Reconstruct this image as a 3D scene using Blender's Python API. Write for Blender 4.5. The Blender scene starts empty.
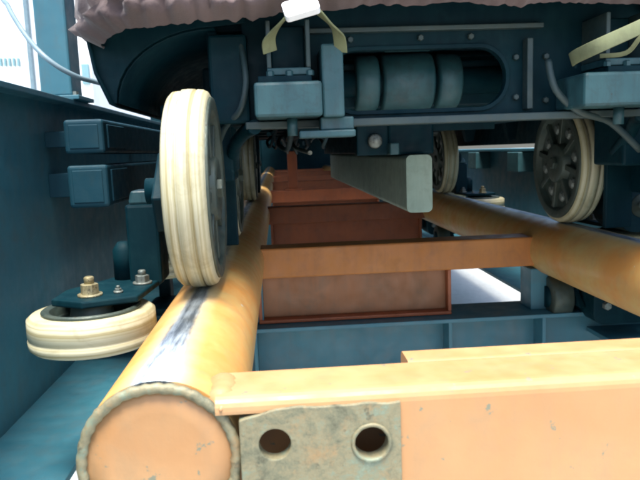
import bpy, bmesh, math, random
from mathutils import Vector, Matrix, noise
random.seed(7)
S = bpy.context.scene
COL = S.collection
PI = math.pi

# ------------------------------------------------------------------ camera
H = 0.95                      # eye height above the ground
F = 650.0                     # focal length in photo pixels (640 wide)
a = Vector(((277 - 320) / F, (240 - 153) / F, -1)).normalized()     # track direction (+Y) seen in camera space
rho = math.atan(0.037)
v = Vector((math.cos(rho), math.sin(rho), 0))
b = (v - v.dot(a) * a).normalized()
c = b.cross(a)
RM = Matrix((b, a, c))        # camera -> world
cd = bpy.data.cameras.new('camera')
cam = bpy.data.objects.new('camera', cd)
COL.objects.link(cam)
cam.matrix_world = Matrix.Translation((0, 0, H)) @ RM.to_4x4()
cd.sensor_width = 36
cd.lens = 36 * F / 640
cd.clip_start = 0.02
cd.clip_end = 500
cd.dof.use_dof = True
cd.dof.focus_distance = 1.25
cd.dof.aperture_fstop = 14
S.camera = cam

# ------------------------------------------------------------------ world, sun, exposure
SUN_EL, SUN_AZ = math.radians(73), math.radians(194)     # azimuth measured clockwise from +Y (the way the track runs)
w = bpy.data.worlds.new('World')
S.world = w
w.use_nodes = True
nt = w.node_tree
bg = nt.nodes['Background']
sky = nt.nodes.new('ShaderNodeTexSky')
sky.sky_type = 'NISHITA'
sky.sun_disc = False
sky.sun_elevation = SUN_EL
sky.sun_rotation = SUN_AZ
sky.air_density = 1.0
sky.dust_density = 3.0
sky.ozone_density = 1.0
nt.links.new(sky.outputs[0], bg.inputs[0])
bg.inputs[1].default_value = 0.15
sd = bpy.data.lights.new('sun', 'SUN')
sd.energy = 3.1
sd.angle = math.radians(22)
sd.color = (1.0, 0.96, 0.88)
so = bpy.data.objects.new('sun', sd)
COL.objects.link(so)
sdir = Vector((math.sin(SUN_AZ) * math.cos(SUN_EL), math.cos(SUN_AZ) * math.cos(SUN_EL), math.sin(SUN_EL)))
so.rotation_euler = sdir.to_track_quat('Z', 'Y').to_euler()
so.location = sdir * 6
S.view_settings.view_transform = 'Standard'
S.view_settings.look = 'None'
S.view_settings.gamma = 1
S.view_settings.exposure = 1.45
S.render.engine = 'CYCLES'
S.cycles.max_bounces = 10
S.cycles.diffuse_bounces = 6
S.cycles.filter_width = 2.2


def W(px, py, d):
    """photo pixel -> world point on the cross-section Y = d (distance known from what the thing touches)"""
    r = RM @ Vector(((px - 320) / F, (240 - py) / F, -1))
    k = d / r.y
    return Vector((r.x * k, d, H + r.z * k))


# ------------------------------------------------------------------ materials
def newmat(name):
    m = bpy.data.materials.new(name)
    m.use_nodes = True
    t = m.node_tree
    return m, t, t.nodes['Principled BSDF']


def ramp(t, src, stops):
    r = t.nodes.new('ShaderNodeValToRGB')
    while len(r.color_ramp.elements) < len(stops):
        r.color_ramp.elements.new(0.5)
    for e, (p, col) in zip(r.color_ramp.elements, stops):
        e.position = p
        e.color = (*col, 1) if len(col) == 3 else col
    t.links.new(src, r.inputs[0])
    return r.outputs[0]


def tex(t, scale, detail=4, rough=0.6, vec=None, dist=0.0):
    n = t.nodes.new('ShaderNodeTexNoise')
    n.inputs['Scale'].default_value = scale
    n.inputs['Detail'].default_value = detail
    n.inputs['Roughness'].default_value = rough
    n.inputs['Distortion'].default_value = dist
    if vec is None:
        tc = t.nodes.new('ShaderNodeTexCoord')
        vec = tc.outputs['Object']
    t.links.new(vec, n.inputs['Vector'])
    return n.outputs[0]


def mixc(t, fac, c1, c2):
    m = t.nodes.new('ShaderNodeMix')
    m.data_type = 'RGBA'
    for sock, val in ((m.inputs[0], fac), (m.inputs[6], c1), (m.inputs[7], c2)):
        if isinstance(val, (tuple, list)):
            sock.default_value = (*val, 1)
        elif isinstance(val, (int, float)):
            sock.default_value = val
        else:
            t.links.new(val, sock)
    return m.outputs[2]


def math_(t, op, x, y=0.0, clamp=False):
    m = t.nodes.new('ShaderNodeMath')
    m.operation = op
    m.use_clamp = clamp
    for sock, val in ((m.inputs[0], x), (m.inputs[1], y)):
        if isinstance(val, (int, float)):
            sock.default_value = val
        else:
            t.links.new(val, sock)
    return m.outputs[0]


def bump(t, p, src, strength=0.2, dist=0.002):
    n = t.nodes.new('ShaderNodeBump')
    n.inputs['Strength'].default_value = strength
    n.inputs['Distance'].default_value = dist
    t.links.new(src, n.inputs['Height'])
    t.links.new(n.outputs[0], p.inputs['Normal'])


def worn_paint(name, c1, c2, chip, scale=7, chip_lo=0.66, rough=0.45, metal=0.0, spec=0.5, grime=(0.05, 0.04, 0.03), grime_amt=0.35):
    m, t, p = newmat(name)
    base = mixc(t, ramp(t, tex(t, scale, 5), [(0.35, (0, 0, 0)), (0.7, (1, 1, 1))]), c1, c2)
    g = ramp(t, tex(t, scale * 2.7, 8, 0.7, dist=0.6), [(0.5, (0, 0, 0)), (0.8, (1, 1, 1))])
    gm = math_(t, 'MULTIPLY', g, grime_amt)
    base = mixc(t, gm, base, grime)
    mp = t.nodes.new('ShaderNodeMapping')
    mp.inputs['Scale'].default_value = (9, 9, 1.1)
    tcs = t.nodes.new('ShaderNodeTexCoord')
    t.links.new(tcs.outputs['Object'], mp.inputs[0])
    stv = ramp(t, tex(t, scale * 0.55, 6, 0.65, mp.outputs[0]), [(0.48, (0, 0, 0)), (0.72, (1, 1, 1))])
    base = mixc(t, math_(t, 'MULTIPLY', stv, grime_amt * 0.55), base, grime)
    ch = ramp(t, tex(t, scale * 6, 6, 0.65), [(chip_lo, (0, 0, 0)), (chip_lo + 0.03, (1, 1, 1))])
    base = mixc(t, ch, base, chip)
    t.links.new(base, p.inputs['Base Color'])
    p.inputs['Metallic'].default_value = metal
    p.inputs['Specular IOR Level'].default_value = spec
    rr = ramp(t, tex(t, scale * 4, 4), [(0.3, (rough - 0.12,) * 3), (0.75, (rough + 0.2,) * 3)])
    t.links.new(rr, p.inputs['Roughness'])
    bump(t, p, tex(t, scale * 14, 5), 0.25, 0.0012)
    return m


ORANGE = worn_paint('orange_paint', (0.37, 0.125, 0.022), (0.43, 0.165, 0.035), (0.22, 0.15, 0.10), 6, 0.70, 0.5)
ORANGE_LIT = worn_paint('lit_orange_paint', (0.42, 0.215, 0.088), (0.46, 0.265, 0.122), (0.19, 0.19, 0.13), 7, 0.645, 0.5, grime=(0.26, 0.20, 0.12), grime_amt=0.4)  # paler copy of the orange, bright foreground light put into its colour
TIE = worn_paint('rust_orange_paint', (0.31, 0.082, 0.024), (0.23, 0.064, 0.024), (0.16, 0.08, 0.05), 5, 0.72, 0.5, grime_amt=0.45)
PANEL = worn_paint('brown_orange_paint', (0.27, 0.105, 0.036), (0.20, 0.085, 0.034), (0.12, 0.07, 0.04), 5, 0.70, 0.5, grime=(0.10, 0.075, 0.045), grime_amt=0.6)
BLUE = worn_paint('blue_steel_paint', (0.028, 0.120, 0.165), (0.036, 0.150, 0.195), (0.10, 0.10, 0.10), 5, 0.71, 0.45, grime=(0.060, 0.105, 0.120), grime_amt=0.75)
BLUE_DK = worn_paint('dark_blue_paint', (0.006, 0.040, 0.062), (0.010, 0.052, 0.076), (0.04, 0.07, 0.08), 8, 0.70, 0.5, spec=0.2, grime=(0.02, 0.05, 0.06), grime_amt=0.6)
BLACK = worn_paint('black_chassis_paint', (0.0008, 0.0150, 0.0225), (0.0015, 0.0220, 0.0300), (0.015, 0.045, 0.050), 9, 0.69, 0.52, spec=0.12, grime=(0.006, 0.034, 0.040), grime_amt=0.75)  # black paint with the bluish haze of the shadows put into its colour
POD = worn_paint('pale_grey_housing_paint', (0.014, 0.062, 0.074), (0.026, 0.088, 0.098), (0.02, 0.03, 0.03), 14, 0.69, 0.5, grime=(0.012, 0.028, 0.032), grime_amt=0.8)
FINM = worn_paint('grey_green_brake_fin_steel', (0.19, 0.26, 0.21), (0.25, 0.32, 0.26), (0.12, 0.12, 0.09), 12, 0.72, 0.55, metal=0.2, grime=(0.10, 0.12, 0.09), grime_amt=0.5)
STEEL = worn_paint('dull_steel', (0.14, 0.17, 0.16), (0.25, 0.27, 0.24), (0.05, 0.045, 0.03), 30, 0.60, 0.48, metal=0.5, grime=(0.03, 0.035, 0.03), grime_amt=0.8)
RIM = worn_paint('grimy_wheel_rim', (0.030, 0.050, 0.045), (0.065, 0.085, 0.068), (0.03, 0.025, 0.015), 18, 0.64, 0.5, metal=0.3, grime=(0.05, 0.05, 0.03), grime_amt=0.8)
BRASS = worn_paint('greasy_brass_nut', (0.26, 0.22, 0.11), (0.40, 0.37, 0.24), (0.05, 0.045, 0.03), 40, 0.58, 0.5, metal=0.45, grime=(0.04, 0.04, 0.03), grime_amt=0.8)
STRAPM = worn_paint('olive_webbing', (0.15, 0.17, 0.085), (0.19, 0.21, 0.11), (0.2, 0.2, 0.12), 20, 0.72, 0.75)
WHITE = worn_paint('sunlit_strap_white', (0.82, 0.83, 0.84), (0.78, 0.80, 0.82), (0.6, 0.6, 0.6), 14, 0.74, 0.5, grime_amt=0.1)  # white that stands in for sun on the strap
CABLEM = worn_paint('pale_cable_sheath', (0.12, 0.19, 0.23), (0.17, 0.25, 0.29), (0.2, 0.3, 0.3), 14, 0.74, 0.5, grime_amt=0.2)
WALLM = worn_paint('white_render', (0.80, 0.82, 0.83), (0.74, 0.78, 0.80), (0.6, 0.6, 0.6), 1.2, 0.76, 0.8, grime_amt=0.1)
PANEM = worn_paint('tinted_window_pane', (0.16, 0.30, 0.34), (0.20, 0.36, 0.40), (0.2, 0.3, 0.3), 2, 0.8, 0.2, grime_amt=0.1)


def tyre_mat(axis=0):
    m, t, p = newmat('cream_polyurethane_tyre')
    tc = t.nodes.new('ShaderNodeTexCoord')
    sp = t.nodes.new('ShaderNodeSeparateXYZ')
    t.links.new(tc.outputs['Object'], sp.inputs[0])
    # streaks that run round the wheel: noise over the axial position only, warped a little
    cb = t.nodes.new('ShaderNodeCombineXYZ')
    warp = tex(t, 9, 3)
    xx = math_(t, 'ADD', sp.outputs[axis], math_(t, 'MULTIPLY', warp, 0.006))
    t.links.new(xx, cb.inputs[0])
    st = tex(t, 120, 3, 0.6, cb.outputs[0])
    base = mixc(t, ramp(t, st, [(0.40, (0, 0, 0)), (0.62, (1, 1, 1))]), (0.58, 0.56, 0.40), (0.33, 0.29, 0.15))
    d = ramp(t, tex(t, 16, 7, 0.7, dist=0.8), [(0.5, (0, 0, 0)), (0.78, (1, 1, 1))])
    base = mixc(t, math_(t, 'MULTIPLY', d, 0.65), base, (0.19, 0.16, 0.08))
    t.links.new(base, p.inputs['Base Color'])
    p.inputs['Roughness'].default_value = 0.38
    p.inputs['Subsurface Weight'].default_value = 0.05
    p.inputs['Subsurface Radius'].default_value = (0.01, 0.008, 0.004)
    bump(t, p, tex(t, 90, 5), 0.2, 0.001)
    return m


TYRE = tyre_mat()
TYRE_Z = tyre_mat(2)


def rail_mat(strip=True):
    """orange tube; wheels have polished a bare strip along its top"""
    m, t, p = newmat('worn_orange_rail_paint')
    tc = t.nodes.new('ShaderNodeTexCoord')
    sp = t.nodes.new('ShaderNodeSeparateXYZ')
    t.links.new(tc.outputs['Object'], sp.inputs[0])
    n1 = tex(t, 9, 6, 0.62)
    base = mixc(t, ramp(t, n1, [(0.35, (0, 0, 0)), (0.62, (1, 1, 1))]), (0.50, 0.33, 0.115), (0.52, 0.235, 0.06))
    g = ramp(t, tex(t, 22, 7, 0.7, dist=0.8), [(0.52, (0, 0, 0)), (0.8, (1, 1, 1))])
    base = mixc(t, math_(t, 'MULTIPLY', g, 0.35), base, (0.22, 0.20, 0.13))
    chips = ramp(t, tex(t, 38, 4), [(0.72, (0, 0, 0)), (0.74, (1, 1, 1))])
    base = mixc(t, chips, base, (0.5, 0.5, 0.46))
    # wear: distance from the crown line, edge broken up
    wob = math_(t, 'MULTIPLY', math_(t, 'SUBTRACT', tex(t, 14, 6, 0.7), 0.5), 0.016)
    off = math_(t, 'ABSOLUTE', math_(t, 'ADD', sp.outputs[0], 0.004))
    nearend = math_(t, 'MULTIPLY', math_(t, 'SUBTRACT', 1.0, math_(t, 'MULTIPLY', sp.outputs[1], 2.4), True), 0.0085)
    e = math_(t, 'SUBTRACT', math_(t, 'ADD', off, wob), nearend)
    top = math_(t, 'GREATER_THAN', sp.outputs[2], 0.0)
    halo = math_(t, 'MULTIPLY', ramp(t, e, [(0.014, (1, 1, 1)), (0.034, (0, 0, 0))]), top)
    base = mixc(t, math_(t, 'MULTIPLY', halo, 0.6), base, (0.48, 0.44, 0.27))
    core = math_(t, 'MULTIPLY', ramp(t, e, [(0.0105, (1, 1, 1)), (0.0135, (0, 0, 0))]), top)
    scr_v = t.nodes.new('ShaderNodeMapping')
    scr_v.inputs['Scale'].default_value = (60, 5, 1)
    scr_v.inputs['Rotation'].default_value = (0, 0, 0.35)
    t.links.new(tc.outputs['Object'], scr_v.inputs[0])
    scr = tex(t, 1.6, 5, 0.7, scr_v.outputs[0])
    met = mixc(t, ramp(t, scr, [(0.42, (0, 0, 0)), (0.6, (1, 1, 1))]), (0.12, 0.15, 0.18), (0.38, 0.44, 0.48))
    base = mixc(t, core, base, met)
    t.links.new(base, p.inputs['Base Color'])
    t.links.new(math_(t, 'MULTIPLY', core, 0.75), p.inputs['Metallic'])
    t.links.new(ramp(t, tex(t, 25, 5), [(0.3, (0.3,) * 3), (0.75, (0.55,) * 3)]), p.inputs['Roughness'])
    bump(t, p, tex(t, 55, 6), 0.25, 0.0012)
    return m


RAIL = rail_mat()


def plate_mat():
    m, t, p = newmat('bare_mottled_splice_steel')
    n = tex(t, 26, 9, 0.78, dist=0.25)
    col = ramp(t, n, [(0.30, (0.070, 0.066, 0.040)), (0.44, (0.165, 0.165, 0.105)), (0.52, (0.235, 0.205, 0.120)), (0.60, (0.185, 0.225, 0.160)), (0.72, (0.34, 0.36, 0.26))])
    o = ramp(t, tex(t, 19, 6, 0.7), [(0.55, (0, 0, 0)), (0.68, (1, 1, 1))])
    col = mixc(t, math_(t, 'MULTIPLY', o, 0.6), col, (0.36, 0.21, 0.09))
    sp_ = ramp(t, tex(t, 70, 4, 0.6), [(0.62, (0, 0, 0)), (0.70, (1, 1, 1))])
    col = mixc(t, math_(t, 'MULTIPLY', sp_, 0.6), col, (0.05, 0.05, 0.035))
    t.links.new(col, p.inputs['Base Color'])
    p.inputs['Metallic'].default_value = 0.15
    p.inputs['Roughness'].default_value = 0.55
    bump(t, p, tex(t, 60, 7, 0.7), 0.5, 0.003)
    return m


PLATE = plate_mat()


def tarp_mat():
    m, t, p = newmat('pinkish_brown_cover_fabric')
    base = mixc(t, ramp(t, tex(t, 5, 6, 0.65), [(0.35, (0, 0, 0)), (0.7, (1, 1, 1))]), (0.085, 0.058, 0.057), (0.125, 0.085, 0.082))
    g = ramp(t, tex(t, 28, 7, 0.7), [(0.5, (0, 0, 0)), (0.75, (1, 1, 1))])
    base = mixc(t, math_(t, 'MULTIPLY', g, 0.4), base, (0.15, 0.115, 0.105))
    t.links.new(base, p.inputs['Base Color'])
    p.inputs['Roughness'].default_value = 0.85
    p.inputs['Sheen Weight'].default_value = 0.2
    bump(t, p, tex(t, 260, 4, 0.6), 0.5, 0.001)
    return m


TARP = tarp_mat()


def ground_mat():
    m, t, p = newmat('pale_concrete')
    base = mixc(t, ramp(t, tex(t, 1.7, 7, 0.6), [(0.35, (0, 0, 0)), (0.7, (1, 1, 1))]), (0.50, 0.52, 0.50), (0.42, 0.44, 0.43))
    g = ramp(t, tex(t, 24, 8, 0.75), [(0.48, (0, 0, 0)), (0.75, (1, 1, 1))])
    base = mixc(t, math_(t, 'MULTIPLY', g, 0.45), base, (0.24, 0.25, 0.23))
    t.links.new(base, p.inputs['Base Color'])
    p.inputs['Roughness'].default_value = 0.9
    bump(t, p, tex(t, 40, 8, 0.7), 0.5, 0.006)
    return m


GROUND = ground_mat()

# ------------------------------------------------------------------ mesh helpers
class MB:
    def __init__(s):
        s.bm = bmesh.new()

    def box(s, x0, x1, y0, y1, z0, z1):
        vs = [s.bm.verts.new(p) for p in ((x0, y0, z0), (x1, y0, z0), (x1, y1, z0), (x0, y1, z0), (x0, y0, z1), (x1, y0, z1), (x1, y1, z1), (x0, y1, z1))]
        for f in ((0, 3, 2, 1), (4, 5, 6, 7), (0, 1, 5, 4), (1, 2, 6, 5), (2, 3, 7, 6), (3, 0, 4, 7)):
            s.bm.faces.new([vs[i] for i in f])
        return s

    def lathe(s, prof, axis='X', n=48, at=(0, 0, 0), smooth=True, wob=0.0, cap=True):
        """prof: list of (axial, radius)"""
        at = Vector(at)
        rings = []
        for ax, r in prof:
            ring = []
            for i in range(n):
                an = 2 * PI * i / n
                rr = r + (wob * noise.noise(Vector((math.cos(an) * 2, math.sin(an) * 2, ax * 40))) if wob else 0)
                u, w_ = rr * math.cos(an), rr * math.sin(an)
                p = {'X': (ax, u, w_), 'Y': (w_, ax, u), 'Z': (u, w_, ax)}[axis]
                ring.append(s.bm.verts.new(at + Vector(p)))
            rings.append(ring)
        for r0, r1 in zip(rings, rings[1:]):
            for i in range(n):
                f = s.bm.faces.new((r0[i], r0[(i + 1) % n], r1[(i + 1) % n], r1[i]))
                f.smooth = smooth
        if cap and prof[0][1] > 1e-6:
            s.bm.faces.new(list(reversed(rings[0])))
        if cap and prof[-1][1] > 1e-6:
            s.bm.faces.new(rings[-1])
        return s

    def cyl(s, p0, p1, r, n=20, r1=None, smooth=True):
        p0, p1 = Vector(p0), Vector(p1)
        d = (p1 - p0).normalized()
        u = d.orthogonal().normalized()
        q = d.cross(u)
        r1 = r if r1 is None else r1
        A = [s.bm.verts.new(p0 + (u * math.cos(2 * PI * i / n) + q * math.sin(2 * PI * i / n)) * r) for i in range(n)]
        B = [s.bm.verts.new(p1 + (u * math.cos(2 * PI * i / n) + q * math.sin(2 * PI * i / n)) * r1) for i in range(n)]
        for i in range(n):
            f = s.bm.faces.new((A[i], A[(i + 1) % n], B[(i + 1) % n], B[i]))
            f.smooth = smooth
        s.bm.faces.new(list(reversed(A)))
        s.bm.faces.new(B)
        return s

    def tube(s, pts, r, n=10, closed=False):
        pts = [Vector(p) for p in pts]
        rings = []
        up = None
        for i, p in enumerate(pts):
            d = (pts[min(i + 1, len(pts) - 1)] - pts[max(i - 1, 0)]).normalized()
            u = d.orthogonal().normalized() if up is None else (up - up.dot(d) * d).normalized()
            up = u
            q = d.cross(u)
            rr = r(i) if callable(r) else r
            rings.append([s.bm.verts.new(p + (u * math.cos(2 * PI * k / n) + q * math.sin(2 * PI * k / n)) * rr) for k in range(n)])
        for r0, r1 in zip(rings, rings[1:]):
            for i in range(n):
                s.bm.faces.new((r0[i], r0[(i + 1) % n], r1[(i + 1) % n], r1[i])).smooth = True
        s.bm.faces.new(list(reversed(rings[0])))
        s.bm.faces.new(rings[-1])
        return s

    def prism(s, outline, axis, t0, t1, holes=()):
        """polygon (with holes) in the plane across `axis`, extruded from t0 to t1. outline as (u, v): axis Y -> (x, z); X -> (y, z); Z -> (x, y)"""
        def P(u, v_, t):
            return {'Y': (u, t, v_), 'X': (t, u, v_), 'Z': (u, v_, t)}[axis]
        loops = [outline] + list(holes)
        ends = []
        for t in (t0, t1):
            tmp_edges, rings = [], []
            for lp in loops:
                ring = [s.bm.verts.new(P(u, v_, t)) for u, v_ in lp]
                rings.append(ring)
                for i in range(len(ring)):
                    tmp_edges.append(s.bm.edges.new((ring[i], ring[(i + 1) % len(ring)])))
            bmesh.ops.triangle_fill(s.bm, use_beauty=True, edges=tmp_edges)
            ends.append(rings)
        for r0, r1 in zip(*ends):
            n = len(r0)
            for i in range(n):
                s.bm.faces.new((r0[i], r0[(i + 1) % n], r1[(i + 1) % n], r1[i]))
        return s

    def move(s, M):
        bmesh.ops.transform(s.bm, matrix=M, verts=s.bm.verts)
        return s

    def build(s, name, mat, parent=None, bevel=0.0, origin=None, segs=2):
        bmesh.ops.recalc_face_normals(s.bm, faces=s.bm.faces)
        if origin is not None:
            bmesh.ops.translate(s.bm, vec=-Vector(origin), verts=s.bm.verts)
        me = bpy.data.meshes.new(name)
        s.bm.to_mesh(me)
        s.bm.free()
        me.materials.append(mat)
        o = bpy.data.objects.new(name, me)
        COL.objects.link(o)
        if origin is not None:
            o.location = origin
        if parent is not None:
            o.parent = parent
            o.matrix_parent_inverse = Matrix.Translation(-world_loc(parent))
        if bevel:
            md = o.modifiers.new('bevel', 'BEVEL')
            md.width = bevel
            md.segments = segs
            md.limit_method = 'ANGLE'
            md.angle_limit = math.radians(40)
            md.harden_normals = False
        return o


def world_loc(o):
    """all things here are unrotated: positions simply add up along the parent chain"""
    return WL.get(o.name, Vector(o.location))


WL = {}


def thing(name, label, cat, loc=(0, 0, 0), group=None):
    o = bpy.data.objects.new(name, None)
    COL.objects.link(o)
    o.location = loc
    o.empty_display_size = 0.1
    return tag(o, label, cat, group)


def tag(o, label=None, cat=None, group=None, kind=None):
    if label: o['label'] = label
    if cat: o['category'] = cat
    if group: o['group'] = group
    if kind: o['kind'] = kind
    return o


def spline(pts, k=5):
    pts = [Vector(p) for p in pts]
    out = []
    for i in range(len(pts) - 1):
        p0, p1, p2, p3 = pts[max(i - 1, 0)], pts[i], pts[i + 1], pts[min(i + 2, len(pts) - 1)]
        for q in range(k):
            t = q / k
            out.append(0.5 * ((2 * p1) + (p2 - p0) * t + (2 * p0 - 5 * p1 + 4 * p2 - p3) * t ** 2 + (3 * p1 - p0 - 3 * p2 + p3) * t ** 3))
    return out + [pts[-1]]


def rrect(x0, x1, z0, z1, r, n=6):
    pts = []
    for cx, cz, a0 in ((x1 - r, z1 - r, 0), (x0 + r, z1 - r, PI / 2), (x0 + r, z0 + r, PI), (x1 - r, z0 + r, 1.5 * PI)):
        for i in range(n + 1):
            an = a0 + PI / 2 * i / n
            pts.append((cx + r * math.cos(an), cz + r * math.sin(an)))
    return pts


def circle(cx, cz, r, n=28):
    return [(cx + r * math.cos(2 * PI * i / n), cz + r * math.sin(2 * PI * i / n)) for i in range(n)]


# ------------------------------------------------------------------ main dimensions
RT = H - 0.227          # crown of the rails
RR = 0.084              # rail radius
RC = RT - RR            # rail axis height
XL, XR = -0.135, 0.818  # rail axes
XC = (XL + XR) / 2
Y0 = 0.64               # cut end of the rails
YEND = 11.0

# ------------------------------------------------------------------ ground
g = MB()
g.box(-60, 60, -40, 160, -0.3, 0)
tag(g.build('ground', GROUND), kind='structure')

# ------------------------------------------------------------------ track
track = thing('coaster_track', 'orange tubular steel track with round rails and cross ties, ending in a cut face', 'track', (XC, Y0, 0))
for X in (XL, XR):
    rail = MB().lathe([(Y0 + 0.012, RR), (Y0 + 0.3, RR), (YEND, RR)], 'Y', 72, (X, 0, RC)).build('rail', RAIL, track, origin=(X, Y0, RC))
    WL[rail.name] = Vector((X, Y0, RC))
    # closed end: recessed disc and the ring of weld that holds it
    MB().lathe([(Y0 + 0.0055, 0.0), (Y0 + 0.005, RR * 0.6), (Y0 + 0.004, RR * 0.93), (Y0 + 0.0118, RR * 0.93)], 'Y', 64, (X, 0, RC)).build('end_cap', ORANGE_LIT, rail, origin=(X, Y0, RC))
    ring = MB()
    n, k = 110, 12
    rows = []
    for i in range(n):
        an = 2 * PI * i / n
        rr = RR * 0.940 + 0.0012 * noise.noise(Vector((math.cos(an) * 3, math.sin(an) * 3, X * 9))) + 0.0007 * math.sin(an * 38)
        rad = 0.0056 + 0.0008 * noise.noise(Vector((math.cos(an) * 9, math.sin(an) * 9, 2)))
        row = []
        for j in range(k):
            t_ = 2 * PI * j / k
            q = rr + rad * math.cos(t_)
            row.append(ring.bm.verts.new((X + q * math.sin(an), Y0 + 0.004 + rad * 0.95 * math.sin(t_), RC + q * math.cos(an))))
        rows.append(row)
    for i in range(n):
        for j in range(k):
            ring.bm.faces.new((rows[i][j], rows[(i + 1) % n][j], rows[(i + 1) % n][(j + 1) % k], rows[i][(j + 1) % k])).smooth = True
    ring.build('weld_ring', PLATE, rail, origin=(X, Y0, RC))

# end beam: hollow box tube between the rails, its bare splice face at the left end
BT = H - 0.245
BB = BT - 0.17
bx0, bx1 = XL + RR * 0.72, XR - RR * 0.72
by0, by1 = Y0 - 0.004, Y0 + 0.088
beam = MB()
beam.prism(rrect(by0, by1, BB, BT, 0.014, 5), 'X', 0.112, bx1)
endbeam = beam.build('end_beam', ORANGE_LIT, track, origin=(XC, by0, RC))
WL[endbeam.name] = Vector((XC, by0, RC))
# open part behind the splice face: top, back and bottom walls
def arc2(cy, cz, r, a0, a1, n=5):
    return [(cy + r * math.cos(a0 + (a1 - a0) * i / n), cz + r * math.sin(a0 + (a1 - a0) * i / n)) for i in range(n + 1)]
csec = arc2(by0 + 0.014, BT - 0.014, 0.014, PI, PI / 2) + arc2(by1 - 0.014, BT - 0.014, 0.014, PI / 2, 0)
csec += [(by1, BB), (by0 + 0.0135, BB), (by0 + 0.0135, BB + 0.01), (by1 - 0.010, BB + 0.01), (by1 - 0.010, BT - 0.012), (by0 + 0.0135, BT - 0.012), (by0 + 0.0135, BT - 0.017), (by0, BT - 0.017)]
MB().prism(csec, 'X', bx0, 0.112).build('beam_wall', ORANGE_LIT, endbeam, origin=(XC, by0, RC))
px_ = XL + RR * 1.0
zt = BT - 0.006
h1, h2 = W(275, 443, by0), W(371, 441, by0)
pl = MB()
top_edge = []
N = 26
for i in range(N + 1):
    x = 0.115 - (0.115 - px_) * i / N
    z = zt - 0.006 + 0.003 * noise.noise(Vector((x * 45, 0, 3.1))) + (-0.012 * max(0, (-0.01 - x) / 0.05))
    top_edge.append((x, z))
pl.prism([(px_, BB - 0.01), (0.115, BB - 0.01)] + top_edge, 'Y', by0 - 0.004, by0 + 0.0125,
         holes=[circle(h1.x, h1.z, 0.0165), circle(h2.x, h2.z, 0.0172)])
splice = pl.build('splice_plate', PLATE, endbeam, 0.0012)
# raised lip round the second bolt hole
lip = MB()
n = 40
rw = []
for i in range(n):
    an = 2 * PI * i / n
    rr = 0.0192 + 0.0006 * noise.noise(Vector((math.cos(an) * 3, math.sin(an) * 3, 0)))
    rw.append([lip.bm.verts.new((h2.x + (rr + 0.0022 * math.cos(q)) * math.cos(an), by0 - 0.0042 + 0.0022 * math.sin(q), h2.z + (rr + 0.0022 * math.cos(q)) * math.sin(an))) for q in [2 * PI * j / 8 for j in range(8)]])
for i in range(n):
    for j in range(8):
        lip.bm.faces.new((rw[i][j], rw[(i + 1) % n][j], rw[(i + 1) % n][(j + 1) % 8], rw[i][(j + 1) % 8])).smooth = True
lip.build('hole_lip', PLATE, endbeam)
# weld fillet between rail and beam
wf = MB()
pts = []
for i in range(15):
    t_ = i / 14
    y = by0 - 0.002 + (by1 - by0 + 0.004) * t_
    pts.append((XL + RR * 0.78 + 0.004 * noise.noise(Vector((t_ * 7, 0, 0))), y, BT - 0.011 + 0.003 * noise.noise(Vector((0, t_ * 7, 4)))))
wf.tube(pts, lambda i: (0.0165 + 0.005 * noise.noise(Vector((i * 0.5, 2, 0)))) * min(1, 0.05 + i * 0.25, 0.05 + (14 - i) * 0.25), 14)
wf.build('weld_bead', ORANGE_LIT, endbeam)
# second, shorter bar lying against the back of the end beam
MB().prism(rrect(by1 - 0.006, by1 + 0.046, BB + 0.02, BT - 0.002, 0.010, 5), 'X', 0.142, bx1).build('backing_bar', ORANGE_LIT, track, 0.006, segs=3)

# cross ties
TIES = [1.86 + 1.44 * i for i in range(7)]
for d in TIES:
    # top bar at rail height, recessed panel below it, bottom flange
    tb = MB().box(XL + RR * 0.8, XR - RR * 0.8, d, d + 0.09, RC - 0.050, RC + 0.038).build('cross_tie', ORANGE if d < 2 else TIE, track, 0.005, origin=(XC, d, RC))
    WL[tb.name] = Vector((XC, d, RC))
    px0, px1 = W(258, 300, d).x, W(452, 300, d).x
    if d > 2: px0, px1 = XL + RR * 1.02, XR - RR * 1.02
    zb = RC - 0.185
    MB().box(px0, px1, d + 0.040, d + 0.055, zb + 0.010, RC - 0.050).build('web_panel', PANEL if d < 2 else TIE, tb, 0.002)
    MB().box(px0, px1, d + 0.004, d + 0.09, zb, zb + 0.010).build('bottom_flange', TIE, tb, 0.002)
    for xx in (px0, px1 - 0.010):
        MB().box(xx, xx + 0.010, d + 0.006, d + 0.040, zb + 0.010, RC - 0.050).build('side_stiffener', TIE, tb, 0.002)

# ------------------------------------------------------------------ blue steelwork under and beside the track
ZB = RC - 0.185
for i, d in enumerate(TIES[::2]):
    cb = thing('cross_beam', 'blue I-section beam carrying the %s orange cross tie from the cut rail end' % ['first', 'third', 'fifth', 'seventh'][i], 'beam', (XC, d, 0), 'blue beams under the cross ties')
    x0, x1 = -0.575, 1.26
    z1 = ZB - 0.0015
    z0 = H - 0.58 + 0.0145
    MB().box(x0, x1, d - 0.045, d + 0.135, z1 - 0.012, z1).build('top_flange', BLUE, cb, 0.002)
    MB().box(x0, x1, d + 0.038, d + 0.052, z0 - 0.13, z1 - 0.012).build('web', BLUE, cb)
    MB().box(x0 + 0.22, x1 - 0.22, d - 0.045, d + 0.135, z0 - 0.142, z0 - 0.13).build('bottom_flange', BLUE, cb, 0.002)
    for xs in (W(256, 340, d).x, W(448, 340, d).x, W(540, 340, d).x):
        MB().box(xs - 0.005, xs + 0.005, d - 0.030, d + 0.038, z0 - 0.13, z1 - 0.012).build('stiffener', BLUE, cb, 0.001)
    for X in (XL, XR):
        MB().box(X - 0.075, X + 0.075, d + 0.012, d + 0.10, z1, RC - RR * 0.72).build('rail_saddle', BLUE, cb, 0.003)

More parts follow.
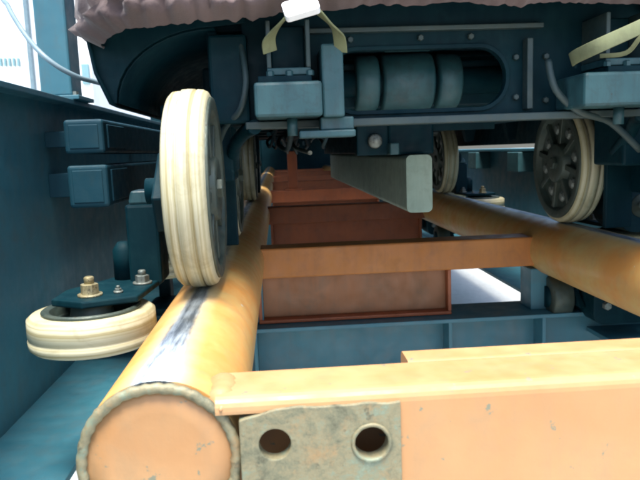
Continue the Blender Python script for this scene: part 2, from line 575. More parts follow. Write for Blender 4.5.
# left girder: tall channel with wide bottom flange
GT, GB = H + 0.168, H - 0.58
gl = thing('side_girder', 'tall blue steel girder with wide bottom flange standing left of the rails', 'girder', (-0.6, 2, 0))
MB().box(-0.620, -0.600, -1.2, YEND, GB + 0.014, GT - 0.014).build('web', BLUE, gl)
MB().box(-0.66, -0.405, -1.2, YEND, GB, GB + 0.014).build('bottom_flange', BLUE, gl, 0.002)
MB().box(-0.70, -0.555, -1.2, YEND, GT - 0.014, GT).build('top_flange', BLUE, gl, 0.002)
for y in (-0.9, 3.6, 8.0, 10.6):
    MB().box(-0.70, -0.50, y, y + 0.2, 0, GB).build('leg', BLUE, gl, 0.004)
# right girder
GRT = H - 0.022
gr = thing('side_girder', 'blue steel girder standing right of the rails behind the spoked wheel', 'girder', (1.3, 2, 0))
MB().box(1.29, 1.31, 0.9, YEND, GB + 0.014, GRT - 0.014).build('web', BLUE, gr)
MB().box(0.93, 1.35, 0.9, YEND, GB, GB + 0.014).build('bottom_flange', BLUE, gr, 0.002)
MB().box(1.22, 1.35, 0.9, YEND, GRT - 0.014, GRT).build('top_flange', BLUE, gr, 0.002)
for y in (1.2, 5.4, 9.6):
    MB().box(1.14, 1.34, y, y + 0.2, 0, GB).build('leg', BLUE, gr, 0.004)
for y in (3.2, 3.9, 4.6, 5.4):
    MB().box(1.20, 1.29, y, y + 0.16, H - 0.14, H - 0.04).build('bracket_block', POD, gr, 0.004)

# two box rails on the inner face of the left girder
for j, (pa, pb, lab) in enumerate((((62, 120), (105, 153), 'upper of two blue box-section rails fixed inside the left girder'),
                                   ((66, 166), (110, 207), 'lower of two blue box-section rails fixed inside the left girder'))):
    d = 1.6
    A, B = W(pa[0], pa[1], d), W(pb[0], pb[1], d)
    t_ = thing('box_rail', lab, 'rail', (A.x, d, B.z), 'box rails on the left girder')
    MB().box(A.x, B.x, d, 6.0, B.z, A.z).build('tube', BLUE_DK, t_, 0.008, segs=3)
    MB().box(A.x + 0.012, B.x - 0.012, d - 0.002, d + 0.01, B.z + 0.012, A.z - 0.012).build('end_plate', BLUE_DK, t_, 0.002)
    for y in (1.75, 2.7, 3.9, 5.2):
        MB().box(-0.600, A.x, y, y + 0.06, B.z + 0.02, A.z - 0.02).build('bracket', BLUE_DK, t_, 0.002)
    MB().box(B.x - 0.001, B.x + 0.004, d + 0.03, d + 0.20, B.z + 0.012, A.z - 0.012).build('cover_plate', BLUE_DK, t_, 0.002)

# post on the girder
pA, pB = W(40, 90, 1.9), W(72, 90, 1.9)
post = thing('steel_post', 'blue steel post rising from the top of the left girder', 'post', ((pA.x + pB.x) / 2, 1.9, GT))
MB().box(pA.x, pB.x, 1.9, 2.0, GT + 0.012, 3.2).build('shaft', BLUE, post, 0.006)
MB().box(pA.x - 0.025, pB.x + 0.025, 1.875, 2.025, GT, GT + 0.012).build('base_plate', BLUE, post, 0.002)
for sx in (pA.x - 0.012, pB.x + 0.012):
    MB().lathe([(GT + 0.012, 0.008), (GT + 0.022, 0.008)], 'Z', 6, (sx, 1.89, 0), smooth=False).build('bolt', STEEL, post)

# cable from the car up past the post
cp = [W(104, 84, 1.62), W(92, 81, 1.60), W(78, 77, 1.57), W(60, 68, 1.55), W(44, 56, 1.55), W(30, 41, 1.58), W(18, 24, 1.62), W(8, 6, 1.68), W(2, -14, 1.76)]
cp += [Vector((cp[-1].x + 0.02, 1.86, cp[-1].z + 0.25)), Vector((pA.x + 0.02, 1.893, cp[-1].z + 0.6)), Vector((pA.x + 0.03, 1.893, cp[-1].z + 1.0))]
fine = []
for i in range(len(cp) - 1):
    p0, p1, p2, p3 = cp[max(i - 1, 0)], cp[i], cp[i + 1], cp[min(i + 2, len(cp) - 1)]
    for q in range(6):
        t_ = q / 6
        fine.append(0.5 * ((2 * p1) + (p2 - p0) * t_ + (2 * p0 - 5 * p1 + 4 * p2 - p3) * t_ ** 2 + (3 * p1 - p0 - 3 * p2 + p3) * t_ ** 3))
fine.append(cp[-1])
tag(MB().tube(fine, 0.0058, 10).build('cable', CABLEM), 'pale grey cable hanging in a curve in front of the blue post', 'cable')

# ------------------------------------------------------------------ white building beyond the girder
bd = thing('building', 'overexposed white building with small windows seen past the blue post', 'building', (-9, 12, 0))
MB().box(-13, -3.2, 12, 20, 0, 7).build('wall', WALLM, bd)
pa, pb = W(26, 40, 11.9).x, W(30, 40, 11.9).x
MB().box(pa, pb, 11.9, 12, 0, 7).build('pilaster', CABLEM, bd, 0.01)
for i in range(8):
    q0, q1 = W(-14 + 4.4 * i, 58, 11.95), W(-11.2 + 4.4 * i, 66, 11.95)
    MB().box(q0.x, q1.x, 11.94, 11.999, q1.z, q0.z).build('window', PANEM, bd, 0.005)
q0, q1 = W(81, 64, 11.95), W(90, 84, 11.95)
MB().box(q0.x, q1.x, 11.94, 11.999, q1.z, q0.z).build('window', PANEM, bd, 0.01)

# ------------------------------------------------------------------ coaster car
WR = 0.17               # road wheel radius
WZ = RT + WR


def road_wheel(parent, X, y, inner):
    """wheel whose hub face points to `inner` (+1 / -1 along X)"""
    s = inner
    org = (X, y, WZ)
    wt = 0.034
    prof = [(-wt, 0.146), (-wt, WR - 0.012), (-wt + 0.004, WR - 0.005), (-wt + 0.010, WR - 0.002), (-0.0150, WR - 0.001), (-0.0138, WR - 0.005), (-0.0118, WR - 0.005),
            (-0.010, WR - 0.0005), (0.0, WR), (0.010, WR - 0.0005), (0.0118, WR - 0.006), (0.0140, WR - 0.006), (0.0155, WR - 0.003), (wt - 0.008, WR - 0.004), (wt - 0.002, WR - 0.010), (wt, WR - 0.016), (wt, 0.146)]
    prof = [(a_ * -s, r_) for a_, r_ in prof]
    t_ = MB().lathe(prof, 'X', 72, cap=False).move(Matrix.Translation(org)).build('road_wheel', TYRE, parent, origin=org)
    WL[t_.name] = Vector(org)
    MB().lathe([(-0.036, 0.04), (-0.036, 0.148), (0.034, 0.156), (0.038, 0.155), (0.039, 0.150), (0.037, 0.134), (0.022, 0.126), (0.018, 0.060), (0.038, 0.054), (0.040, 0.050), (0.038, 0.028), (0.036, 0.0)], 'X', 56).move(
        Matrix.Translation(org) @ Matrix.Diagonal((s, 1, 1, 1))).build('rim', RIM, t_, 0.001, origin=org)
    sp = MB()
    for i in range(8):
        an = 2 * PI * i / 8 + 0.2
        bx = MB().box(0.016, 0.032, 0.052, 0.129, -0.008, 0.008)
        bx.move(Matrix.Translation(org) @ Matrix.Diagonal((s, 1, 1, 1)) @ Matrix.Rotation(an, 4, 'X'))
        bx.build('spoke', RIM, t_, 0.002, origin=org)
        q = an + PI / 8
        c_ = (X + s * 0.018, y + 0.096 * math.cos(q), WZ + 0.096 * math.sin(q))
        MB().lathe([(0, 0.016), (0.006, 0.015), (0.010, 0.010), (0.0101, 0.0)], 'X', 8, smooth=False).move(Matrix.Translation(c_) @ Matrix.Diagonal((s, 1, 1, 1))).build('bolt', STEEL, t_, origin=c_)
    MB().lathe([(0.034, 0.018), (0.046, 0.018), (0.048, 0.014), (0.0481, 0.0)], 'X', 6, smooth=False).move(Matrix.Translation(org) @ Matrix.Diagonal((s, 1, 1, 1))).build('hub_nut', RIM, t_, 0.001, origin=org)
    return t_


def side_wheel(parent, X, y, r=0.108, z=None):
    z = RC + 0.022 if z is None else z
    org = (X, y, z)
    h = 0.030
    prof = [(-h, 0.070), (-h, r - 0.008), (-h + 0.006, r - 0.001), (-0.012, r), (-0.010, r - 0.002), (-0.006, r - 0.002), (-0.004, r), (h - 0.006, r - 0.001), (h, r - 0.008), (h, 0.07)]
    t_ = MB().lathe(prof, 'Z', 64, cap=False).move(Matrix.Translation(org)).build('side_wheel', TYRE_Z, parent, origin=org)
    WL[t_.name] = Vector(org)
    MB().lathe([(-0.03, 0.0), (-0.032, 0.072), (0.034, 0.084), (0.037, 0.080), (0.034, 0.070), (0.018, 0.064), (0.016, 0.038), (0.040, 0.034), (0.042, 0.0)], 'Z', 56).move(Matrix.Translation(org)).build('rim', RIM, t_, 0.0008, origin=org)
    return t_


def nut(parent, p, r=0.014, h=0.02, mat=None, name='nut'):
    p = Vector(p)
    o = MB().lathe([(0, r * 1.35), (0.004, r * 1.35)], 'Z', 24, p).lathe([(0.004, r), (h * 0.8, r * 1.0), (h * 0.85, r * 0.8)], 'Z', 6, p, smooth=False).lathe([(h * 0.85, r * 0.55), (h * 1.25, r * 0.55), (h * 1.32, r * 0.4)], 'Z', 16, p)
    return o.build(name, mat or BRASS, parent, origin=p)


def bogie(car, y, X, out):
    """two road wheels, side and up-stop wheels on one frame; `out` = -1 left / +1 right (outward)"""
    for dy in (0.0, 0.66):
        road_wheel(car, X, y + dy, -out)
        MB().cyl((X + out * 0.03, y + dy, WZ), (X + out * 0.085, y + dy, WZ), 0.022, 18).build('axle', BLACK, car)
    # outer frame plate
    fx0, fx1 = sorted((X + out * 0.045, X + out * 0.070))
    fp = MB().prism([(y - 0.02, RT + 0.10), (y + 0.68, RT + 0.10), (y + 0.72, RT + 0.16), (y + 0.66, RT + 0.235), (y + 0.04, RT + 0.235), (y - 0.05, RT + 0.16)], 'X', fx0, fx1).build('bogie_frame', BLACK, car, 0.004)
    # added dark plate standing in for the shade on the second wheel
    gx = sorted((X - out * (0.042 if out < 0 else 0.018), X + out * 0.05))
    MB().box(gx[0], gx[1], y + 0.405, y + 0.420, RT + 0.012, RT + 0.25).build('shade_plate', BLACK, car, 0.003)
    # arm carrying the frame to the chassis
    ax = sorted((X + out * 0.10, X - out * 0.05))
    MB().box(ax[0], ax[1], y + 0.27, y + 0.41, RT + 0.17, H + 0.11).build('bogie_arm', BLACK, car, 0.006)
    for dy in (-0.01, 0.66):
        sx = X + out * (RR + 0.108)
        sw = side_wheel(car, sx, y + dy)
        zt_ = RC + 0.022 + 0.043
        # dark diamond plate that holds the side wheel
        u0 = sx + out * 0.062
        dm = MB().prism([(u0, y + dy - 0.02), (sx - 0.0 * out, y + dy - 0.055), (sx - out * 0.085, y + dy - 0.02), (sx - out * 0.10, y + dy + 0.16), (sx - out * 0.01, y + dy + 0.19), (u0, y + dy + 0.06)], 'Z', zt_, zt_ + 0.012)
        dm.build('side_wheel_plate', BLACK, car, 0.003)
        nut(car, (sx, y + dy - 0.004, zt_ + 0.012), 0.0155, 0.026)
        nut(car, (sx - out * 0.072, y + dy + 0.085, zt_ + 0.012), 0.013, 0.020, STEEL)
        nut(car, (sx - out * 0.045, y + dy + 0.010, zt_ + 0.012), 0.006, 0.010, STEEL, 'bolt')
        # upright housing between plate and frame
        hx = sorted((X + out * 0.088, X + out * 0.150))
        hs = MB().box(hx[0], hx[1], y + dy + 0.112, y + dy + 0.20, zt_ + 0.004, RT + 0.140).build('upright_housing', BLACK, car, 0.006)
        cx = sorted((X + out * 0.094, X + out * 0.144))
        MB().prism([(cx[0], RT + 0.140), (cx[1], RT + 0.140), (cx[1] - 0.008, RT + 0.166), (cx[0] + 0.006, RT + 0.166)], 'Y', y + dy + 0.117, y + dy + 0.18).build('housing_cap', POD, car, 0.005)
        rx = X + out * 0.165
        MB().lathe([(zt_ + 0.012, 0.022), (zt_ + 0.07, 0.022), (zt_ + 0.085, 0.012), (zt_ + 0.0851, 0)], 'Z', 20, (rx, y + dy + 0.15, 0)).build('spring_pot', BLACK, car)
        # up-stop wheel under the rail and its hanger
        uz = RC - RR - 0.062
        uo = (X, y + dy + 0.06, uz)
        uw = MB().lathe([(-0.03, 0.03), (-0.03, 0.056), (-0.026, 0.061), (0.026, 0.061), (0.03, 0.056), (0.03, 0.03)], 'X', 40).move(Matrix.Translation(uo)).build('upstop_wheel', RIM, car, origin=uo)
        WL[uw.name] = Vector(uo)
        MB().lathe([(-0.036, 0.0), (-0.036, 0.032), (0.036, 0.032), (0.0361, 0.0)], 'X', 24).move(Matrix.Translation(uo)).build('hub', BLACK, uw, origin=uo)
        hg = sorted((X + out * 0.038, X + out * 0.062))
        MB().prism([(y + dy - 0.02, uz - 0.02), (y + dy + 0.13, uz - 0.02), (y + dy + 0.16, RC - 0.06), (y + dy + 0.10, RC - 0.05)], 'X', X + out * 0.034, X + out * 0.052).build('upstop_hanger', BLACK, car, 0.003)
        if dy < 0.3: continue
        ob_ = sorted((X + out * 0.05, X + out * 0.215))
        MB().box(ob_[0], ob_[1], y + dy + 0.115, y + dy + 0.165, uz - 0.03, uz + 0.02).build('upstop_arm', BLACK, car, 0.006)
        vb = sorted((X + out * 0.19, X + out * 0.225))
        MB().box(vb[0], vb[1], y + dy + 0.112, y + dy + 0.168, uz - 0.028, zt_ - 0.001).build('carrier_strut', BLACK, car, 0.006)
        if dy > 0.3:
            cv = MB().prism(rrect(X + out * 0.15 - 0.09, X + out * 0.15 + 0.09, RT - 0.015, RT + 0.125, 0.055, 6), 'Y', y + dy - 0.16, y + dy - 0.03).build('carrier_cover', BLACK, car, 0.008)
            cc = (X + out * 0.13, y + dy - 0.16, RT + 0.055)
            MB().lathe([(-0.012, 0.0), (-0.0119, 0.012), (-0.010, 0.016), (-0.004, 0.017), (-0.003, 0.030), (0.002, 0.032)], 'Y', 20).move(Matrix.Translation(cc)).build('cover_boss', RIM, car, origin=cc)
            uc = sorted((X + out * 0.055, X + out * 0.25))
            MB().prism(rrect(uc[0], uc[1], uz - 0.06, uz + 0.05, 0.03, 5), 'Y', y + dy - 0.06, y + dy + 0.11).build('upstop_carrier', BLACK, car, 0.008)
            for k in range(3):
                pb = (X + out * (0.09 + 0.055 * k), y + dy - 0.06, uz - 0.005 + 0.02 * (k % 2))
                MB().lathe([(-0.014, 0.0), (-0.0139, 0.011), (0.001, 0.012)], 'Y', 6, smooth=False).move(Matrix.Translation(pb)).build('bolt', STEEL, car, origin=pb)
            MB().tube([(X + out * 0.07, y + dy - 0.09, RC - RR - 0.012), (X + out * 0.13, y + dy - 0.10, RC - RR - 0.030), (X + out * 0.20, y + dy - 0.08, RC - RR - 0.035), (X + out * 0.26, y + dy - 0.02, RC - RR + 0.01)], 0.011, 10).build('hose', BLACK, car)
    return fp


def build_car(label, group):
    car = thing('coaster_car', label, 'roller coaster', (XC, 1.0, RT), group)
    WL[car.name] = Vector((XC, 1.0, RT))
    YW = 1.145
    for yb in (YW, YW + 2.05):
        bogie(car, yb, XL - 0.008, -1)
        bogie(car, yb, XR + 0.002, +1)
    YP = 1.30
    # ---- end plate with a racetrack opening
    A, B = W(240, 124, YP), W(566, 20, YP)
    oA, oB = W(330, 112, YP), W(505, 47, YP)
    zlo, zhi = H + 0.058, H + 0.30
    pA_, pB_ = 2 * XC - 0.74, 0.74
    ep = MB().prism([(pA_, zlo), (pB_, zlo), (pB_, zhi), (pA_, zhi)], 'Y', YP, YP + 0.014, holes=[rrect(oA.x, oB.x, oA.z, oB.z, 0.055, 8)]).build('end_plate', BLACK, car)
    WL[ep.name] = Vector((0, 0, 0))
    MB().box(pA_, pB_, YP - 0.045, YP - 0.0005, zlo - 0.012, zlo + 0.002).build('lower_lip', POD_DK, car, 0.002)
    MB().box(pA_ + 0.1, W(540, 28, YP).x, YP - 0.02, YP - 0.0005, W(400, 30, YP).z - 0.005, W(400, 30, YP).z + 0.004).build('upper_lip', POD_DK, car, 0.0015)
    rb = W(525, 75, YP)
    MB().box(rb.x - 0.006, rb.x + 0.006, YP - 0.028, YP - 0.0005, zlo + 0.01, W(525, 40, YP).z).build('stiffener_rib', POD_DK, car, 0.002)
    # raised rim round the opening
    o1, o2 = rrect(oA.x - 0.008, oB.x + 0.008, oA.z - 0.008, oB.z + 0.008, 0.062, 8), rrect(oA.x, oB.x, oA.z, oB.z, 0.055, 8)
    MB().prism(o1, 'Y', YP - 0.006, YP - 0.0005, holes=[o2]).build('opening_rim', BLACK, car, 0.001)
    for bx_, bz_ in ((W(350, 38, YP).x, 38), (W(420, 38, YP).x, 38), (W(515, 50, YP).x, 60), (W(515, 50, YP).x, 100), (W(545, 50, YP).x, 60), (W(545, 50, YP).x, 104), (W(470, 38, YP).x, 38)):
        zz = W(430, bz_, YP).z
        MB().lathe([(YP - 0.010, 0.0), (YP - 0.0099, 0.005), (YP - 0.008, 0.0065), (YP + 0.001, 0.0065)], 'Y', 6, (bx_, 0, zz), smooth=False).build('bolt', POD_DK, car)
    hz = [W(548, 60, YP - .05), W(556, 90, YP - .06), W(580, 112, YP - .05), W(610, 122, YP - .03), W(640, 150, YP)]
    MB().tube(spline(hz), 0.007, 8).build('hose', POD_DK, car)
    hz = [W(240, 40, YP - .02), W(246, 80, YP - .05), W(240, 110, YP - .04), W(226, 126, YP), W(216, 150, YP + .1)]
    MB().tube(spline(hz), 0.006, 8).build('hose', POD_DK, car)
    # hanging lugs along the right side of the underframe
    for px_l in (470, 512):
        lp = W(px_l, 132, 2.6)
        MB().prism([(lp.x - 0.03, H + 0.10), (lp.x + 0.03, H + 0.10), (lp.x + 0.016, H + 0.02), (lp.x - 0.012, H + 0.015)], 'Y', 2.6, 2.64).build('hanging_lug', BLACK, car, 0.003)
    # drum inside the opening
    YD = 1.47
    rz = (W(400, 58, YD).z + W(400, 107, YD).z) / 2
    for xa, xb, r in ((357, 380, 0.060), (384, 435, 0.063), (440, 463, 0.060)):
        a_, b_ = W(xa, 80, YD - 0.05).x, W(xb, 80, YD - 0.05).x
        MB().lathe([(a_, r * 0.7), (a_, r - 0.005), (a_ + 0.005, r), (b_ - 0.005, r), (b_, r - 0.005), (b_, r * 0.7)], 'X', 40, (0, YD, rz)).build('roller', POD, car)
    MB().cyl((oA.x - 0.1, YD, rz), (oB.x + 0.1, YD, rz), 0.03, 16).build('roller_shaft', BLACK, car)
    for xa, xb in ((346, 376), (386, 432)):
        a_, b_ = W(xa, 49, 1.40), W(xb, 49, 1.40)
        MB().prism(rrect(a_.x, b_.x, a_.z - 0.004, a_.z + 0.005, 0.003, 3), 'Y', 1.38, 1.42).build('spacer', POD, car, 0.001)
    # ---- chassis behind
    MB().box(pA_, pB_, YP + 0.20, 4.05, H + 0.215, H + 0.235).build('floor_pan', BLACK, car, 0.004)
    for xx in (XC - 0.30, XC + 0.24):
        MB().box(xx, xx + 0.06, YP + 0.015, 4.05, H + 0.06, H + 0.20).build('chassis_beam', BLACK, car, 0.005)
    for yy in (1.45, 2.1, 2.8, 3.3, 3.8):
        MB().box(XL - 0.02, XR + 0.02, yy + 0.02, yy + 0.10, H + 0.09, H + 0.19).build('chassis_cross_member', BLACK, car, 0.005)
    MB().box(oA.x - 0.05, oB.x + 0.08, 1.60, 1.62, H + 0.04, H + 0.25).build('inner_bulkhead', BLACK, car)
    for k in range(5):
        xa = -0.02 + 0.045 * k
        za = H + 0.05 - 0.015 * (k % 3)
        hz = [(xa + 0.02 * math.sin(1.7 * q + k), 1.75 + 0.35 * q, za + 0.03 * math.sin(2.1 * q + 2 * k)) for q in range(7)]
        MB().tube(spline(hz), 0.006 + 0.002 * (k % 2), 8).build('brake_hose', (BLACK, POD_DK, STEEL, BLACK, POD)[k], car)
    # ---- brake fin on the centre line
    YF = 1.5
    fA, fB = W(407, 213, YF), W(432, 156, YF)
    fin = MB().prism(rrect(fA.x, fB.x, fA.z, fB.z + 0.004, 0.012, 5), 'Y', YF, 3.67).build('brake_fin', FINM, car, 0.004, segs=3)
    MB().box(fA.x - 0.03, fB.x + 0.02, YF + 0.06, 3.7, fB.z + 0.005, H + 0.085).build('fin_hanger', BLACK, car, 0.006)
    bc = W(375, 141, YF + 0.05)
    MB().lathe([(0, 0.0), (0.0001, 0.007), (0.002, 0.009), (0.001, 0.015), (0.012, 0.018)], 'Y', 24, (bc.x, YF + 0.04, bc.z)).build('hanger_bolt', STEEL, car)
    bc = W(393, 149, YF + 0.05)
    MB().box(bc.x - 0.012, bc.x + 0.010, YF + 0.02, YF + 0.062, fB.z + 0.006, bc.z + 0.014).build('hanger_block', POD, car, 0.003)
    MB().box(W(357, 130, YF + .05).x, fA.x - 0.03, YF + 0.062, YF + 0.10, fB.z + 0.006, H + 0.085).build('hanger_web', BLACK, car, 0.003)
    # ---- pale housings either side of the plate with their brackets
    YH = 1.17
    for s in (+1, -1):
        mx = (lambda x: x) if s > 0 else (lambda x: 2 * XC - x)
        def bxm(x0, x1, *r):
            q = sorted((mx(x0), mx(x1)))
            return MB().box(q[0], q[1], *r)
        lo, hi = W(255, 118, YH), W(322, 80, YH)
        x0, x1 = lo.x, hi.x
        xe = W(345, 90, YH).x
        if s < 0: x1 = xe - 0.004
        hp = bxm(x0, x1, YH, YP + 0.0, lo.z, hi.z).build('axle_housing', POD, car, 0.006)
        if s > 0: bxm(x1 + 0.001, xe, YH + 0.012, YP, lo.z - 0.002, W(330, 42, YH).z).build('housing_bracket', POD, car, 0.004)
        bxm(x0 + 0.008, x0 + 0.104, YH + 0.02, YP, hi.z, hi.z + 0.012).build('bracket_base', BLACK, car, 0.002)
        u0, u1 = W(267, 70, YH).x, W(312, 70, YH).x
        ub, ut = W(290, 70, YH).z, W(290, 16, YH).z
        bxm(u0, u1, YH + 0.03, YP, ub - 0.005, ub + 0.008).build('bracket_foot', POD, car, 0.002)
        for q in (u0, u1 - 0.008):
            bxm(q, q + 0.008, YH + 0.03, YP, ub + 0.008, ut).build('bracket_cheek', POD_DK, car, 0.002)
        bxm(u0 + 0.008, u1 - 0.008, YH + 0.08, YP, ub + 0.008, ut - 0.002).build('bracket_block', BLACK, car, 0.003)
        for q in (W(270, 71, YH).x, W(289, 58, YH).x, W(311, 71, YH).x):
            zq = hi.z + 0.012
            MB().lathe([(zq, 0.007), (zq + 0.008, 0.007), (zq + 0.010, 0.004)], 'Z', 6, (mx(q), YH + 0.028, 0), smooth=False).build('bolt', POD, car)
        # bolt and stepped plate under the housing
        bb = W(293, 126, YH)
        MB().cyl((mx(bb.x), YH + 0.05, bb.z - 0.016), (mx(bb.x), YH + 0.05, lo.z + 0.002), 0.010, 12).build('bolt', POD, car)
        sA, sB = W(300, 138, YH), W(357, 119, YH)
        if s > 0: bxm(sA.x, sB.x, YH + 0.02, YP - 0.05, sA.z, sA.z + 0.013).build('step_plate', POD, car, 0.003)
        if s > 0: bxm(W(322, 128, YH).x, sB.x - 0.002, YH + 0.03, YP - 0.05, sA.z + 0.013, lo.z - 0.001).build('step_plate', POD, car, 0.003)
        # suspension arm from the housing down to the bogie
        pth = [(mx(x0 - 0.004), YP - 0.04, lo.z - 0.012), (mx(x0 - 0.03), YP + 0.03, lo.z - 0.022), (mx(x0 - 0.055), YP + 0.10, lo.z - 0.05), (mx(x0 - 0.062), YP + 0.17, lo.z - 0.09)]
        MB().tube(spline(pth), 0.014, 10).build('suspension_arm', BLACK, car)
        bxm(x0 - 0.085, x0 - 0.012, YH + 0.10, YP + 0.25, lo.z - 0.004, H + 0.225).build('axle_box', BLACK, car, 0.006)
    # ---- body shell: flared skirts left and right, wheel arches
    for s in (-1, 1):
        mx = (lambda x: x) if s < 0 else (lambda x: 2 * XC - x)
        sec = [(-0.325, H + 0.34), (-0.350, H + 0.235), (-0.338, H + 0.16), (-0.312, H + (0.10 if s < 0 else 0.0))]
        m_ = MB()
        rows = []
        ys = [1.26, 1.34, 1.6, 2.4, 3.2, 3.8, 4.05]
        for y in ys:
            rows.append([m_.bm.verts.new((mx(x + (0.006 if y < 1.3 else 0)), y, z)) for x, z in sec])
        for r0, r1 in zip(rows, rows[1:]):
            for i in range(len(sec) - 1):
                m_.bm.faces.new((r0[i], r0[i + 1], r1[i + 1], r1[i])).smooth = True
        o = m_.build('side_skirt', BLACK, car)
        sol = o.modifiers.new('solid', 'SOLIDIFY')
        sol.thickness = 0.006
        # end gusset with a wheel-arch cut
        gs = [(-0.348, H + 0.235), (-0.336, H + 0.16), (-0.312, H + 0.102)]
        arc = [(-0.298 + 0.19 * (1 - math.cos(t)), H + 0.105 + 0.135 * math.sin(t)) for t in [PI / 2 * i / 10 for i in range(11)]]
        pol = gs + arc + [(-0.05, H + 0.245), (-0.05, H + 0.33), (-0.325, H + 0.33)]
        MB().prism([(mx(x), z) for x, z in pol], 'Y', 1.275, 1.285).build('arch_panel', BLACK, car, 0.001)
        mm = MB()
        rows = [[mm.bm.verts.new((mx(x), y, z)) for x, z in arc] for y in (1.286, 2.0)]
        for i in range(len(arc) - 1):
            mm.bm.faces.new((rows[0][i], rows[0][i + 1], rows[1][i + 1], rows[1][i])).smooth = True
        o = mm.build('wheel_arch', BLACK, car)
        sol = o.modifiers.new('solid', 'SOLIDIFY')
        sol.thickness = 0.004
        inn = sorted((mx(-0.125), mx(-0.105)))
        MB().box(inn[0], inn[1], 1.30, 4.0, H + 0.13, H + 0.235).build('inner_panel', BLACK, car, 0.003)
    # seat tub under the cover
    MB().prism([(1.33, H + 0.236), (4.02, H + 0.236), (4.0, H + 0.62), (3.2, H + 0.95), (2.9, H + 0.55), (1.9, H + 0.95), (1.5, H + 0.60)], 'X', -0.30, 2 * XC + 0.30).build('seat_tub', BLACK, car, 0.02)
    return car


POD_DK = worn_paint('dusty_dark_edge_paint', (0.020, 0.045, 0.050), (0.035, 0.062, 0.062), (0.02, 0.03, 0.03), 14, 0.70, 0.5, grime=(0.05, 0.06, 0.045), grime_amt=0.6)
car = build_car('last roller coaster car under the brown cover, its grey housings showing', 'cars of the coaster train')


# fabric cover with a gathered hem
def cover(dy, label):
    m = MB()
    # hem loop: x half width about XC, front at y 1.14
    hx0, hx1 = -0.342, 2 * XC + 0.342
    y0, y1 = 1.135, 4.15
    path = []
    def seg(p, q, n):
        for i in range(n):
            path.append(Vector(p).lerp(Vector(q), i / n))
    r = 0.13
    nn = 150
    def arc(cx, cy, a0, a1, n):
        for i in range(n):
            t = a0 + (a1 - a0) * i / n
            path.append(Vector((cx + r * math.cos(t), cy + r * math.sin(t), 0)))
    seg((hx0 + r, y0, 0), (hx1 - r, y0, 0), 190)
    arc(hx1 - r, y0 + r, -PI / 2, 0, 34)
    seg((hx1, y0 + r, 0), (hx1, y1 - r, 0), 190)
    arc(hx1 - r, y1 - r, 0, PI / 2, 34)
    seg((hx1 - r, y1, 0), (hx0 + r, y1, 0), 90)
    arc(hx0 + r, y1 - r, PI / 2, PI, 34)
    seg((hx0, y1 - r, 0), (hx0, y0 + r, 0), 190)
    arc(hx0 + r, y0 + r, PI, 1.5 * PI, 34)
    N = len(path)
    cen = Vector((XC, (y0 + y1) / 2, 0))
    levels = [(-0.020, 0.004, 0.030), (-0.006, 0.010, 0.0), (0.0, 0.016, -0.008), (0.010, 0.018, -0.010), (0.022, 0.009, -0.004), (0.030, 0.016, -0.010), (0.06, 0.010, -0.006), (0.11, 0.004, 0.0), (0.20, 0.003, 0.008), (0.34, 0.003, 0.03), (0.50, 0.003, 0.09), (0.62, 0.003, 0.22), (0.68, 0.003, 0.40)]
    rows = []
    for li, (dz, ruf, inset) in enumerate(levels):
        row = []
        for i, p in enumerate(path):
            nrm = Vector(((p.x - cen.x) / 0.75, (p.y - cen.y) / 1.5, 0))
            # outward normal approximated from the rounded box
            q = path[(i + 1) % N] - path[i - 1]
            nrm = Vector((q.y, -q.x, 0)).normalized()
            f = noise.noise(Vector((i * 0.23, li * 0.35, dy))) * ruf * 1.6 + noise.noise(Vector((i * 0.61, li * 0.5, 5 + dy))) * ruf * 0.8
            sag = 0.010 * noise.noise(Vector((i * 0.05, 3, dy))) + 0.007 * noise.noise(Vector((i * 0.37, 9, dy)))
            hemz = H + 0.266 - 0.045 * max(0, min(1, (abs(p.x - XC) - 0.15) / 0.6)) ** 1.3
            lim = (0.75 - 0.02)
            pos = p + nrm * (f - inset)
            row.append(m.bm.verts.new((pos.x, pos.y + dy, hemz + dz + sag * (1 if li < 6 else 0.5))))
        rows.append(row)
    for r0, r1 in zip(rows, rows[1:]):
        for i in range(N):
            m.bm.faces.new((r0[i], r0[(i + 1) % N], r1[(i + 1) % N], r1[i])).smooth = True
    m.bm.faces.new(rows[-1])
    o = m.build('fabric_cover', TARP)
    tag(o, label, 'cover', 'covers over the coaster cars')
    return o


cover(0, 'pinkish brown fabric cover with gathered hem draped over the last car')


def band(name, runs, width_dir, wdt, thick, mat, parent=None):
    """flat strap following points"""
    m = MB()
    rows = []
    sm = []
    for i in range(len(runs) - 1):
        p0, p1, p2, p3 = runs[max(i - 1, 0)], runs[i], runs[i + 1], runs[min(i + 2, len(runs) - 1)]
        for q in range(5):
            t_ = q / 5
            sm.append(0.5 * ((2 * p1) + (p2 - p0) * t_ + (2 * p0 - 5 * p1 + 4 * p2 - p3) * t_ ** 2 + (3 * p1 - p0 - 3 * p2 + p3) * t_ ** 3))
    runs = sm + [runs[-1]]
    for i, p in enumerate(runs):
        d = (runs[min(i + 1, len(runs) - 1)] - runs[max(i - 1, 0)]).normalized()
        wd = Vector(width_dir)
        wd = (wd - wd.dot(d) * d).normalized()
        nr = d.cross(wd)
        rows.append([m.bm.verts.new(p + wd * wdt * a_ / 2 + nr * thick * b_ / 2) for a_, b_ in ((-1, -1), (1, -1), (1, 1), (-1, 1))])
    for r0, r1 in zip(rows, rows[1:]):
        for i in range(4):
            m.bm.faces.new((r0[i], r0[(i + 1) % 4], r1[(i + 1) % 4], r1[i])).smooth = True
    m.bm.faces.new(list(reversed(rows[0])))
    m.bm.faces.new(rows[-1])
    return m.build(name, mat, parent, 0.0008)


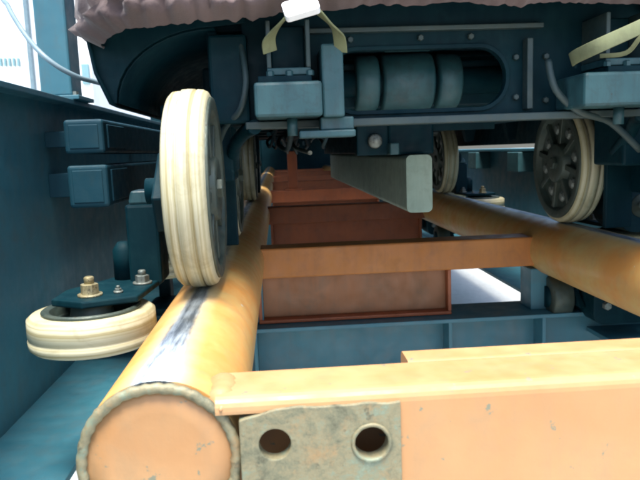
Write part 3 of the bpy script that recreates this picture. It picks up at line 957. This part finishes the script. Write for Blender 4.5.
# strap over the left bracket
YS = 1.105
st = thing('strap', 'olive webbing strap with a white block for its sunlit part, looped over the bracket near the brake fin', 'strap', W(300, 10, YS), 'tie-down straps')
WL[st.name] = W(300, 10, YS)
band('webbing', [W(270, 52, 1.19), W(269, 40, 1.175), W(276, 28, 1.15), W(286, 18, YS), W(300, 4, YS), W(304, -12, YS - 0.01)], (1, 0, 0.75), 0.026, 0.003, STRAPM, st)
band('webbing', [W(299, -4, YS), W(314, 8, YS), W(326, 20, 1.12), W(338, 33, 1.16), W(341, 52, 1.185)], (1, 0, -0.75), 0.024, 0.003, STRAPM, st)
bk = W(301, 8, YS - 0.012)  # white block: the sunlit part of the strap put in as colour
m = MB().prism(rrect(-0.029, 0.029, -0.017, 0.017, 0.006, 4), 'Y', -0.006, 0.006)
m.move(Matrix.Translation(bk) @ Matrix.Rotation(-0.25, 4, 'Y') @ Matrix.Rotation(-0.6, 4, 'X')).build('sunlit_strap_block', WHITE, st, 0.003, origin=bk)
st2 = thing('strap', 'olive webbing strap running diagonally above the grey housing beside the spoked wheel', 'strap', W(600, 45, YS), 'tie-down straps')
WL[st2.name] = W(600, 45, YS)
band('webbing', [W(571, 60, 1.19), W(577, 56, 1.16), W(600, 45, YS), W(640, 27, YS), W(670, 12, YS), W(690, -4, YS)], (-0.3, 0, 1), 0.024, 0.003, STRAPM, st2)
band('webbing', [W(600, 56, 1.20), W(626, 53, 1.16), W(640, 38, YS + 0.03), W(655, 25, YS + 0.02)], (-0.2, 0, 1), 0.008, 0.003, STRAPM, st2)

# the next two cars of the train: copies of the whole car
def copy_car(src, dy, label):
    r = src.copy()
    COL.objects.link(r)
    r.location = src.location + Vector((0, dy, 0))
    r['label'] = label
    for ch in list(src.children):
        c_ = ch.copy()
        COL.objects.link(c_)
        c_.parent = r
        for g_ in ch.children:
            e = g_.copy()
            COL.objects.link(e)
            e.parent = c_
    return r


copy_car(car, 3.35, 'roller coaster car coupled ahead of the last one, deep in shade between the rails')
copy_car(car, 6.70, 'farthest roller coaster car visible down the tunnel between the rails')
cover(3.35, 'brown fabric cover draped over the middle car of the train')
cover(6.70, 'brown fabric cover draped over the farthest car of the train')
# coupling bars
for i, y in enumerate((4.05, 7.40)):
    cpl = MB().box(XC - 0.03, XC + 0.03, y, y + 0.62, H + 0.08, H + 0.13).build('coupling_bar', BLACK, None, 0.006)
    tag(cpl, ['dark steel coupling bar between the last and the middle car', 'dark steel coupling bar between the middle and the farthest car'][i], 'coupling', 'coupling bars')

# brown post standing on the third tie
pp = W(293, 180, TIES[2])
post2 = thing('brake_post', 'thin brown upright post standing on the third cross tie between the rails', 'post', (pp.x, TIES[2] + 0.045, RC + 0.038))
MB().box(pp.x - 0.035, pp.x + 0.035, TIES[2] + 0.02, TIES[2] + 0.07, RC + 0.05, H + 0.01).build('upright', TIE, post2, 0.004)
MB().box(pp.x - 0.06, pp.x + 0.06, TIES[2] + 0.005, TIES[2] + 0.085, RC + 0.038, RC + 0.05).build('foot_plate', TIE, post2, 0.002)
MB().box(pp.x - 0.05, pp.x + 0.05, TIES[2] + 0.01, TIES[2] + 0.08, H + 0.01, H + 0.04).build('head', BLACK, post2, 0.004)
# added wall that closes the far end to keep the tunnel dark
ew = thing('added_dark_wall', 'added dark panel wall shutting out light at the far track end', 'wall', (XC, YEND + 0.1, 0))
for i in range(8):
    MB().box(XC - 2.4 + 0.6 * i, XC - 1.806 + 0.6 * i, YEND + 0.05, YEND + 0.11, 0, 2.6).build('panel', BLACK, ew, 0.01)
MB().box(XC - 2.4, XC + 2.4, YEND + 0.112, YEND + 0.2, 0, 2.6).build('backing', BLACK, ew)
